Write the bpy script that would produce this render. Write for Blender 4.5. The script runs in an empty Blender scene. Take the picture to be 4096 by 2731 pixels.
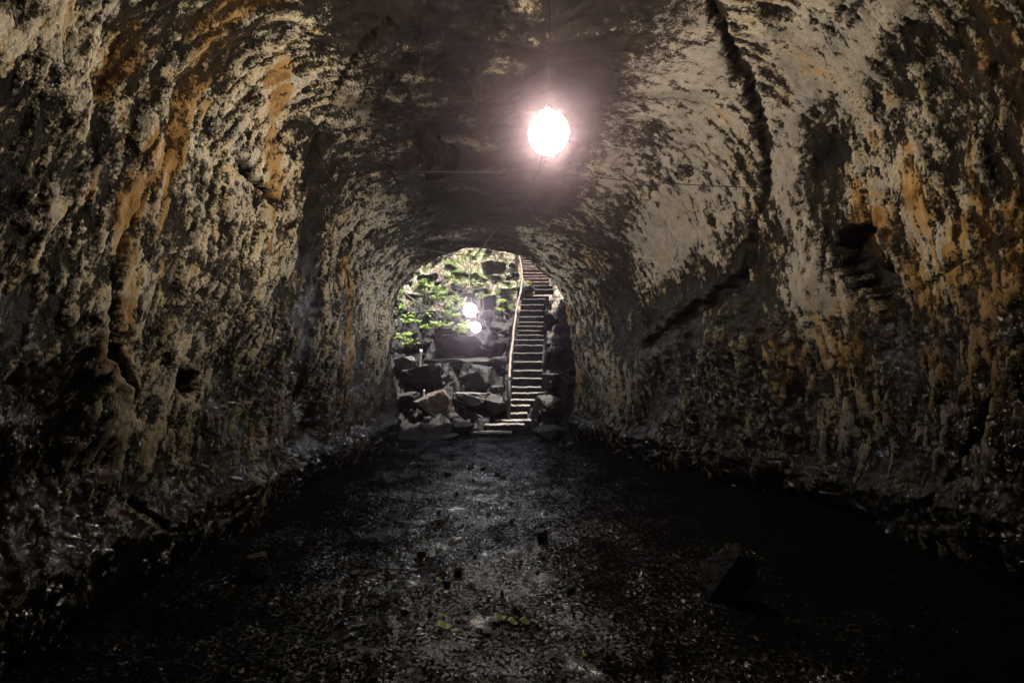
import bpy, bmesh, math, random
import numpy as np
from mathutils import Vector, Matrix

random.seed(7)
rng = np.random.default_rng(11)
scene = bpy.context.scene
COL = scene.collection
TAU = math.tau

# ------------------------------------------------------------------ noise
def _hash(ix, iy, seed):
    h = (ix.astype(np.int64) * 374761393 + iy.astype(np.int64) * 668265263 + seed * 1274126177) & 0xFFFFFFFF
    h = ((h ^ (h >> 13)) * 1274126177) & 0xFFFFFFFF
    h = ((h ^ (h >> 16)) * 2246822519) & 0xFFFFFFFF
    return (h ^ (h >> 15)) & 0xFFFFFFFF

def perlin(x, y, seed=0):
    x0 = np.floor(x); y0 = np.floor(y)
    fx = x - x0; fy = y - y0
    ix = x0.astype(np.int64); iy = y0.astype(np.int64)
    u = fx * fx * fx * (fx * (fx * 6 - 15) + 10); v = fy * fy * fy * (fy * (fy * 6 - 15) + 10)
    def g(dx, dy):
        a = _hash(ix + dx, iy + dy, seed) * (TAU / 4294967296.0)
        return np.cos(a) * (fx - dx) + np.sin(a) * (fy - dy)
    a = g(0, 0); b = g(1, 0); c = g(0, 1); d = g(1, 1)
    return (a + (b - a) * u + (c + (d - c) * u - a - (b - a) * u) * v) * 1.5

def fbm(x, y, seed=0, octaves=4, gain=.5, lac=2.03):
    s = np.zeros(np.broadcast(x, y).shape); a = 1.0; n = 0
    for o in range(octaves):
        s += a * perlin(x + 17.3 * o, y - 9.1 * o, seed + o * 13); n += a
        a *= gain; x = x * lac; y = y * lac
    return s / n * 1.25

def ridged(x, y, seed=0, octaves=3):
    s = np.zeros(np.broadcast(x, y).shape); a = 1.0; n = 0
    for o in range(octaves):
        s += a * (1 - np.abs(perlin(x, y, seed + o * 7)) * 2); n += a
        a *= .5; x = x * 2.1; y = y * 2.1
    return s / n

def worley(x, y, seed=0):
    ix = np.floor(x).astype(np.int64); iy = np.floor(y).astype(np.int64)
    f1 = np.full(x.shape, 9.0); f2 = np.full(x.shape, 9.0); idv = np.zeros(x.shape)
    for dx in (-1, 0, 1):
        for dy in (-1, 0, 1):
            a = _hash(ix + dx, iy + dy, seed) / 4294967296.0
            b = _hash(ix + dx, iy + dy, seed + 99) / 4294967296.0
            d = np.hypot(ix + dx + a - x, iy + dy + b - y)
            near = d < f1
            f2 = np.where(near, f1, np.minimum(f2, d)); idv = np.where(near, a * 7.7 % 1, idv); f1 = np.minimum(f1, d)
    return f1, f2, idv

def sstep(a, b, x):
    t = np.clip((x - a) / (b - a), 0, 1)
    return t * t * (3 - 2 * t)

# ------------------------------------------------------------------ mesh and object helpers
def mesh_np(name, V, Fq, attrs=None, smooth=True):
    """a mesh from a vertex array and an array of triangles or quads"""
    me = bpy.data.meshes.new(name)
    V = np.ascontiguousarray(V, dtype=np.float32); Fq = np.ascontiguousarray(Fq, dtype=np.int32)
    k = Fq.shape[1]
    me.vertices.add(len(V)); me.vertices.foreach_set('co', V.ravel())
    me.loops.add(Fq.size); me.loops.foreach_set('vertex_index', Fq.ravel())
    me.polygons.add(len(Fq)); me.polygons.foreach_set('loop_start', np.arange(0, Fq.size, k, dtype=np.int32))
    me.polygons.foreach_set('use_smooth', np.full(len(Fq), smooth))
    me.update(calc_edges=True)
    for n, a in (attrs or {}).items():
        a = np.ascontiguousarray(a, dtype=np.float32)
        if a.ndim == 1:
            me.attributes.new(n, 'FLOAT', 'POINT').data.foreach_set('value', a)
        else:
            me.attributes.new(n, 'FLOAT_VECTOR', 'POINT').data.foreach_set('vector', a.ravel())
    return me

def grid_faces(nu, nv, flip=False):
    i = np.arange(nu - 1)[:, None] * nv + np.arange(nv - 1)[None, :]
    q = np.stack([i, i + 1, i + nv + 1, i + nv], -1).reshape(-1, 4)
    return q[:, ::-1] if flip else q

def link(name, me, mat=None, parent=None, loc=None):
    o = bpy.data.objects.new(name, me); COL.objects.link(o)
    if mat is not None and me is not None and len(me.materials) == 0:
        me.materials.append(mat)
    if parent is not None: o.parent = parent
    if loc is not None: o.location = loc
    return o

def tag(o, label=None, cat=None, group=None, kind=None):
    if label: o['label'] = label
    if cat: o['category'] = cat
    if group: o['group'] = group
    if kind: o['kind'] = kind
    return o

def thing(name, label, cat, loc=(0, 0, 0), group=None):
    o = link(name, None, loc=loc)
    o.empty_display_size = .1
    return tag(o, label, cat, group)

class MB:
    """collects verts and faces for one mesh"""
    def __init__(self): self.v = []; self.f = []; self.m = []
    def add(self, V, Fs, mi=0):
        b = len(self.v); self.v += [tuple(p) for p in V]
        for f in Fs: self.f.append(tuple(b + i for i in f)); self.m.append(mi)
    def tube(self, pts, r, n=8, cap=True, mi=0):
        pts = [Vector(p) for p in pts]; rs = r if isinstance(r, (list, tuple)) else [r] * len(pts)
        V = []; Fs = []; up = None
        for i, p in enumerate(pts):
            t = (pts[min(i + 1, len(pts) - 1)] - pts[max(i - 1, 0)]).normalized()
            if up is None:
                up = Vector((0, 0, 1)) if abs(t.z) < .9 else Vector((1, 0, 0))
            a = t.cross(up).normalized(); up = a.cross(t).normalized()
            for k in range(n):
                w = TAU * k / n; V.append(p + (a * math.cos(w) + up * math.sin(w)) * rs[i])
        for i in range(len(pts) - 1):
            for k in range(n):
                Fs.append((i * n + k, i * n + (k + 1) % n, (i + 1) * n + (k + 1) % n, (i + 1) * n + k))
        if cap:
            Fs.append(tuple(range(n - 1, -1, -1))); Fs.append(tuple((len(pts) - 1) * n + k for k in range(n)))
        self.add(V, Fs, mi)
    def lathe(self, prof, c=(0, 0, 0), n=24, mi=0):
        V = []; Fs = []
        for r, z in prof:
            for k in range(n):
                w = TAU * k / n; V.append((c[0] + r * math.cos(w), c[1] + r * math.sin(w), c[2] + z))
        for i in range(len(prof) - 1):
            for k in range(n):
                Fs.append((i * n + k, i * n + (k + 1) % n, (i + 1) * n + (k + 1) % n, (i + 1) * n + k))
        self.add(V, Fs, mi)
    def build(self, name, mat, parent=None, smooth=True, loc=None):
        me = bpy.data.meshes.new(name); me.from_pydata(self.v, [], self.f)
        mats = mat if isinstance(mat, (list, tuple)) else [mat]
        for m in mats: me.materials.append(m)
        for p, mi in zip(me.polygons, self.m): p.use_smooth = smooth; p.material_index = mi
        me.update()
        return link(name, me, None, parent, loc)

# ------------------------------------------------------------------ materials
class NT:
    def __init__(self, name):
        self.mat = bpy.data.materials.new(name); self.mat.use_nodes = True
        self.t = self.mat.node_tree; self.bsdf = self.t.nodes['Principled BSDF']
        self.out = self.t.nodes['Material Output']
    def n(self, typ, **kw):
        x = self.t.nodes.new(typ)
        for k, v in kw.items(): setattr(x, k, v)
        return x
    def l(self, a, b): self.t.links.new(a, b)
    def attr(self, name): return self.n('ShaderNodeAttribute', attribute_name=name)
    def noise(self, vec, scale, detail=4, rough=.55, dist=0.0):
        x = self.n('ShaderNodeTexNoise'); x.inputs['Scale'].default_value = scale
        x.inputs['Detail'].default_value = detail; x.inputs['Roughness'].default_value = rough
        x.inputs['Distortion'].default_value = dist
        if vec is not None: self.l(vec, x.inputs['Vector'])
        return x.outputs['Fac']
    def ramp(self, fac, stops, interp='LINEAR'):
        x = self.n('ShaderNodeValToRGB'); x.color_ramp.interpolation = interp
        e = x.color_ramp.elements
        while len(e) < len(stops): e.new(.5)
        for q, (p, c) in zip(e, stops):
            q.position = p; q.color = (*c, 1) if isinstance(c, (tuple, list)) else (c, c, c, 1)
        self.l(fac, x.inputs['Fac']); return x.outputs['Color']
    def mix(self, fac, a, b, mode='MIX'):
        x = self.n('ShaderNodeMix', data_type='RGBA', blend_type=mode)
        for s, v in ((x.inputs[0], fac), (x.inputs[6], a), (x.inputs[7], b)):
            if isinstance(v, (int, float)): s.default_value = v
            elif isinstance(v, tuple): s.default_value = (*v, 1)
            else: self.l(v, s)
        return x.outputs[2]
    def math(self, op, a, b=0.0, c=None, clamp=False):
        x = self.n('ShaderNodeMath', operation=op, use_clamp=clamp)
        for i, v in enumerate((a, b) if c is None else (a, b, c)):
            if isinstance(v, (int, float)): x.inputs[i].default_value = v
            else: self.l(v, x.inputs[i])
        return x.outputs[0]
    def bump(self, height, strength, dist, normal=None):
        x = self.n('ShaderNodeBump')
        if isinstance(strength, float): x.inputs['Strength'].default_value = strength
        else: self.l(strength, x.inputs['Strength'])
        x.inputs['Distance'].default_value = dist; self.l(height, x.inputs['Height'])
        if normal is not None: self.l(normal, x.inputs['Normal'])
        return x.outputs['Normal']
    def set(self, **kw):
        for k, v in kw.items():
            s = self.bsdf.inputs[k.replace('_', ' ')]
            if isinstance(v, (int, float)): s.default_value = v
            elif isinstance(v, tuple): s.default_value = (*v, 1) if len(v) == 3 else v
            else: self.l(v, s)
        return self.mat

def mat_cave():
    m = NT('lava_wall')
    flow = m.attr('flow').outputs['Vector']
    cr = m.attr('crust').outputs['Fac']; oc = m.attr('ochre').outputs['Fac']; wet = m.attr('wet').outputs['Fac']
    geo = m.n('ShaderNodeNewGeometry')
    fine = m.noise(flow, 17, 6, .65)
    fine2 = m.noise(flow, 70, 4, .6)
    big = m.noise(flow, 1.7, 4, .6)
    # crust mask: vertex field broken up by fine noise
    k = m.math('ADD', cr, m.math('MULTIPLY', m.math('SUBTRACT', fine, .5), 1.1))
    k = m.math('ADD', k, m.math('MULTIPLY', m.math('SUBTRACT', fine2, .5), .65))
    mask = m.ramp(k, [(.39, 0.0), (.48, .35), (.57, 1.0)])
    crust = m.ramp(m.noise(flow, 3.1, 5, .65, .4), [(.28, (.14, .135, .12)), (.45, (.33, .30, .23)), (.60, (.47, .42, .31)), (.74, (.23, .23, .215))])
    crust = m.mix(m.ramp(big, [(.42, 0.0), (.62, .5)]), crust, (.37, .29, .18))
    tint = m.ramp(m.noise(flow, 6.5, 4, .7), [(.30, (.25, .265, .275)), (.41, (.33, .325, .28)), (.48, (.45, .36, .28)), (.54, (.45, .42, .31)), (.62, (.42, .31, .14)), (.74, (.24, .14, .06))])
    crust = m.mix(.62, crust, tint)
    crust = m.mix(.75, crust, m.ramp(fine2, [(.30, .25), (.48, .9), (.7, 1.35)]), 'MULTIPLY')
    och = m.ramp(m.noise(flow, 7, 5, .65), [(.3, (.18, .08, .02)), (.5, (.42, .24, .075)), (.72, (.52, .38, .18))])
    of = m.math('ADD', oc, m.math('MULTIPLY', m.math('SUBTRACT', m.noise(flow, 9, 5, .65), .5), 1.0))
    om = m.ramp(of, [(.30, 0.0), (.75, .92)])
    crust = m.mix(m.math('MULTIPLY', m.attr('grey').outputs['Fac'], .75), crust, m.ramp(fine, [(.28, (.10, .092, .085)), (.48, (.22, .20, .18)), (.68, (.31, .28, .25))]))
    crust = m.mix(m.attr('baked_light').outputs['Fac'], crust, (1.6, 1.6, 1.6), 'MULTIPLY')  # multiplies crust colour to imitate light on the near left wall
    crust = m.mix(om, crust, och)
    dark = m.ramp(m.noise(flow, 11, 4, .6), [(.35, (.006, .0055, .005)), (.6, (.026, .021, .015)), (.78, (.06, .05, .036))])
    dark = m.mix(m.math('MULTIPLY', om, .4), dark, (.085, .042, .014))
    col = m.mix(mask, dark, crust)
    roof_dark = m.attr('roof_dark').outputs['Fac']
    col = m.mix(m.math('MULTIPLY', roof_dark, .93), col, m.ramp(m.noise(m.attr('brush').outputs['Vector'], 2.6, 6, .68, .5), [(.36, (.0012, .0012, .0013)), (.54, (.0045, .0042, .004)), (.66, (.016, .014, .012)), (.8, (.045, .038, .032))]))
    col = m.mix(m.math('MULTIPLY', wet, .93), col, m.mix(1.0, col, (.10, .09, .065), 'MULTIPLY'))  # wet rock darkens; shade of the lower wall is painted in too
    rough = m.math('SUBTRACT', m.math('ADD', m.math('MULTIPLY', mask, .32), .42), m.math('MULTIPLY', wet, .40))
    h = m.math('ADD', m.math('MULTIPLY', fine, 1.0), m.math('MULTIPLY', fine2, .45))
    h = m.math('ADD', h, m.math('MULTIPLY', mask, .5))
    return m.set(Base_Color=col, Roughness=rough, Normal=m.bump(h, m.math('SUBTRACT', 1.0, m.math('MULTIPLY', roof_dark, .6)), .022), Specular_IOR_Level=m.math('ADD', .02, m.math('MULTIPLY', wet, .36)))

def mat_floor():
    """compacted black lava: a wet trodden path down the middle, dull dry grit at the sides"""
    m = NT('wet_cave_floor')
    pos = m.n('ShaderNodeNewGeometry').outputs['Position']
    n1 = m.noise(pos, 1.9, 5, .62); n2 = m.noise(pos, 40, 5, .68); n3 = m.noise(pos, 100, 3, .6)
    col = m.ramp(n2, [(.3, (.002, .002, .0018)), (.6, (.005, .0046, .004)), (.8, (.013, .0115, .009))])
    sp = m.n('ShaderNodeSeparateXYZ'); m.l(pos, sp.inputs[0])
    off = m.math('ABSOLUTE', m.math('ADD', sp.outputs['X'], .25))
    path = m.math('ADD', m.math('MULTIPLY', off, -.058), m.math('MULTIPLY', m.math('SUBTRACT', n1, .5), .42))
    film = m.ramp(m.math('ADD', m.math('ADD', m.noise(pos, 38, 5, .74), path), .035), [(.49, 0.0), (.57, 1.0)])
    pud = m.math('MULTIPLY', m.ramp(m.noise(pos, 2.3, 5, .6, .5), [(.57, 0.0), (.66, 1.0)]), m.ramp(off, [(.7, 1.0), (1.5, 0.0)]))
    film = m.math('MAXIMUM', film, pud)
    rough = m.math('SUBTRACT', .72, m.math('MULTIPLY', film, .585))
    h = m.math('ADD', n2, m.math('MULTIPLY', n3, .35))
    return m.set(Base_Color=col, Roughness=rough, Normal=m.bump(h, m.math('SUBTRACT', 1.0, m.math('MULTIPLY', pud, .6)), .009), Specular_IOR_Level=m.math('MULTIPLY', film, 1.0))

def mat_rock(name, c0, c1, c2, moss=0.0, lit_dust=0.0, rough=.6, scale=1.0, spec=.16, dc=1.0):
    """basalt; moss grows on faces that look up; a dusty pale tone there paints lit tops"""
    m = NT(name)
    co = m.n('ShaderNodeNewGeometry')
    pos = co.outputs['Position']
    n1 = m.noise(pos, 5 * scale, 6, .62); n2 = m.noise(pos, 17 * scale, 6, .68); n3 = m.noise(pos, 2.4, 4, .6)
    col = m.ramp(n1, [(.3, c0), (.52, c1), (.72, c2)])
    col = m.mix(m.ramp(n2, [(.35, .55), (.6, 0.0)]), col, (.012, .011, .010))
    sep = m.n('ShaderNodeSeparateXYZ'); m.l(co.outputs['Normal'], sep.inputs[0]); up = sep.outputs['Z']
    if lit_dust:
        d = m.math('ADD', up, m.math('MULTIPLY', m.math('SUBTRACT', n2, .5), .9))
        col = m.mix(m.ramp(d, [(.45, 0.0), (.85, lit_dust)]), col, m.ramp(n1, [(.35, (.09 * dc, .08 * dc, .072 * dc)), (.65, (.27 * dc, .25 * dc, .23 * dc))]))  # pale dust on upward faces also paints in their lit edges
    if moss:
        d = m.math('ADD', m.math('ADD', up, m.math('MULTIPLY', m.math('SUBTRACT', n3, .5), 2.2)), m.math('MULTIPLY', m.math('SUBTRACT', n2, .5), .8))
        mc = m.ramp(m.noise(pos, 60, 3, .6), [(.3, (.02, .035, .006)), (.5, (.085, .13, .018)), (.75, (.19, .23, .045))])
        col = m.mix(m.ramp(d, [(1.15 - moss, 0.0), (1.45 - moss, 1.0)]), col, mc)
    h = m.math('ADD', n1, m.math('MULTIPLY', n2, .5))
    return m.set(Base_Color=col, Roughness=rough, Normal=m.bump(h, 1.0, .07), Specular_IOR_Level=spec)

def mat_plain(name, c0, c1, rough=.6, scale=20, metallic=0.0, bump=.004, stretch=None):
    m = NT(name)
    tc = m.n('ShaderNodeTexCoord').outputs['Object']
    if stretch:
        mp = m.n('ShaderNodeMapping'); mp.inputs['Scale'].default_value = stretch; m.l(tc, mp.inputs['Vector']); tc = mp.outputs['Vector']
    n = m.noise(tc, scale, 4, .6)
    return m.set(Base_Color=m.ramp(n, [(.3, c0), (.7, c1)]), Roughness=rough, Metallic=metallic, Normal=m.bump(n, .8, bump))

def mat_leaf(name, c0, c1, trans=.35):
    m = NT(name)
    oi = m.n('ShaderNodeNewGeometry').outputs['Position']
    n = m.noise(oi, 9, 3, .6)
    col = m.ramp(n, [(.3, c0), (.7, c1)])
    m.set(Base_Color=col, Roughness=.45)
    tr = m.n('ShaderNodeBsdfTranslucent'); m.l(col, tr.inputs['Color'])
    mx = m.n('ShaderNodeMixShader'); mx.inputs[0].default_value = trans
    m.l(m.bsdf.outputs[0], mx.inputs[1]); m.l(tr.outputs[0], mx.inputs[2]); m.l(mx.outputs[0], m.out.inputs['Surface'])
    return m.mat

def mat_glow(name, col, strength):
    m = NT(name)
    return m.set(Base_Color=(.8, .8, .8), Emission_Color=col, Emission_Strength=strength)

def mat_hill():
    m = NT('rubble_soil')
    geo = m.n('ShaderNodeNewGeometry'); pos = geo.outputs['Position']
    n1 = m.noise(pos, 6, 6, .62); n2 = m.noise(pos, 34, 5, .62); n3 = m.noise(pos, 1.6, 4, .6)
    sep = m.n('ShaderNodeSeparateXYZ'); m.l(geo.outputs['Normal'], sep.inputs[0]); up = sep.outputs['Z']
    sp = m.n('ShaderNodeSeparateXYZ'); m.l(pos, sp.inputs[0]); hz = sp.outputs['Z']
    lava = m.ramp(n2, [(.40, (.002, .002, .0018)), (.58, (.0045, .0042, .004)), (.72, (.014, .013, .012))])
    litter = m.ramp(n2, [(.34, (.03, .02, .012)), (.48, (.38, .30, .21)), (.62, (.80, .73, .60))])
    moss = m.ramp(n1, [(.3, (.03, .05, .008)), (.6, (.14, .19, .03)), (.8, (.26, .30, .07))])
    hi = m.math('ADD', m.math('MULTIPLY', hz, .2), m.math('MULTIPLY', m.math('SUBTRACT', n3, .5), 1.3))
    col = m.mix(m.ramp(hi, [(.72, 0.0), (1.05, 1.0)]), lava, litter)  # soil type by height; also paints pit shade low and sun glare high
    mo = m.math('ADD', m.math('ADD', hi, m.math('MULTIPLY', m.math('SUBTRACT', n1, .5), 1.6)), m.math('MULTIPLY', up, .5))
    col = m.mix(m.ramp(mo, [(1.12, 0.0), (1.32, .9)]), col, moss)
    return m.set(Base_Color=col, Roughness=.45, Specular_IOR_Level=.12, Normal=m.bump(m.math('ADD', n1, m.math('MULTIPLY', n2, .6)), 1.0, .05))
M_CAVE = mat_cave(); M_FLOOR = mat_floor()
M_HILL = mat_hill()
M_ROCK = {
    'dark': mat_rock('black_basalt', (.004, .004, .0036), (.010, .0095, .009), (.026, .024, .022), lit_dust=.13, rough=.42, spec=.14),
    'moss': mat_rock('mossy_basalt', (.012, .012, .011), (.03, .028, .025), (.07, .066, .058), moss=.85, lit_dust=.5, rough=.65),
    'pale': mat_rock('pale_basalt', (.018, .017, .016), (.05, .047, .042), (.11, .10, .09), moss=.12, lit_dust=.7, rough=.65),
    'brown': mat_rock('brown_basalt', (.025, .018, .011), (.06, .043, .026), (.10, .07, .042), lit_dust=.25, rough=.5),
}
M_STEP = mat_rock('trodden_step_stone', (.006, .0055, .0055), (.012, .011, .0105), (.022, .020, .019), lit_dust=.95, rough=.6, dc=.95)  # near-black base and pale tops paint in lit treads over shaded risers
M_STEPRED = mat_rock('red_brown_step_earth', (.06, .028, .018), (.12, .055, .038), (.18, .09, .065), lit_dust=.95, rough=.75, dc=1.9)
M_WOOD = mat_plain('weathered_wood', (.09, .07, .05), (.30, .24, .18), .7, 14, bump=.006, stretch=(3, 3, .4))
M_PALEWOOD = mat_plain('bleached_wood', (.42, .36, .34), (.62, .56, .54), .65, 18, bump=.004, stretch=(3, 3, .4))
M_DARKWOOD = mat_plain('damp_dark_wood', (.02, .016, .012), (.06, .045, .035), .6, 14, stretch=(3, 3, .4))
M_LOG = mat_plain('bark_log', (.14, .085, .04), (.42, .27, .13), .8, 16, bump=.01, stretch=(3, 3, .5))
M_TWIG = mat_plain('dry_twig', (.22, .16, .11), (.46, .38, .30), .8, 30)
M_WIRE = mat_plain('steel_wire', (.02, .02, .02), (.05, .05, .05), .45, 60, .6, .001)
M_CABLE = mat_plain('black_cable', (.002, .002, .002), (.005, .005, .005), .7, 60, 0, .001)
M_SOCKET = mat_plain('lamp_socket', (.02, .02, .02), (.05, .05, .05), .4, 60, .3, .001)
M_LEAF = mat_leaf('fresh_green_leaf', (.12, .235, .01), (.31, .44, .03), .4)
M_GRASS = [mat_leaf('grass_green', (.10, .20, .02), (.30, .42, .06), .3), mat_leaf('grass_straw', (.50, .43, .25), (.78, .71, .52), .2),
           mat_leaf('litter_brown', (.12, .07, .045), (.30, .19, .13), .1)]
M_YELLOWLEAF = mat_leaf('yellow_green_leaf', (.10, .11, .015), (.24, .24, .05), .2)
M_BROWNLEAF = mat_leaf('brown_leaf', (.03, .02, .014), (.09, .065, .045), .1)
M_GREENLEAF = mat_leaf('green_fallen_leaf', (.10, .26, .03), (.2, .4, .06), .2)

HAZE = 0.008
EXPOSURE = 2.1

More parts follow.
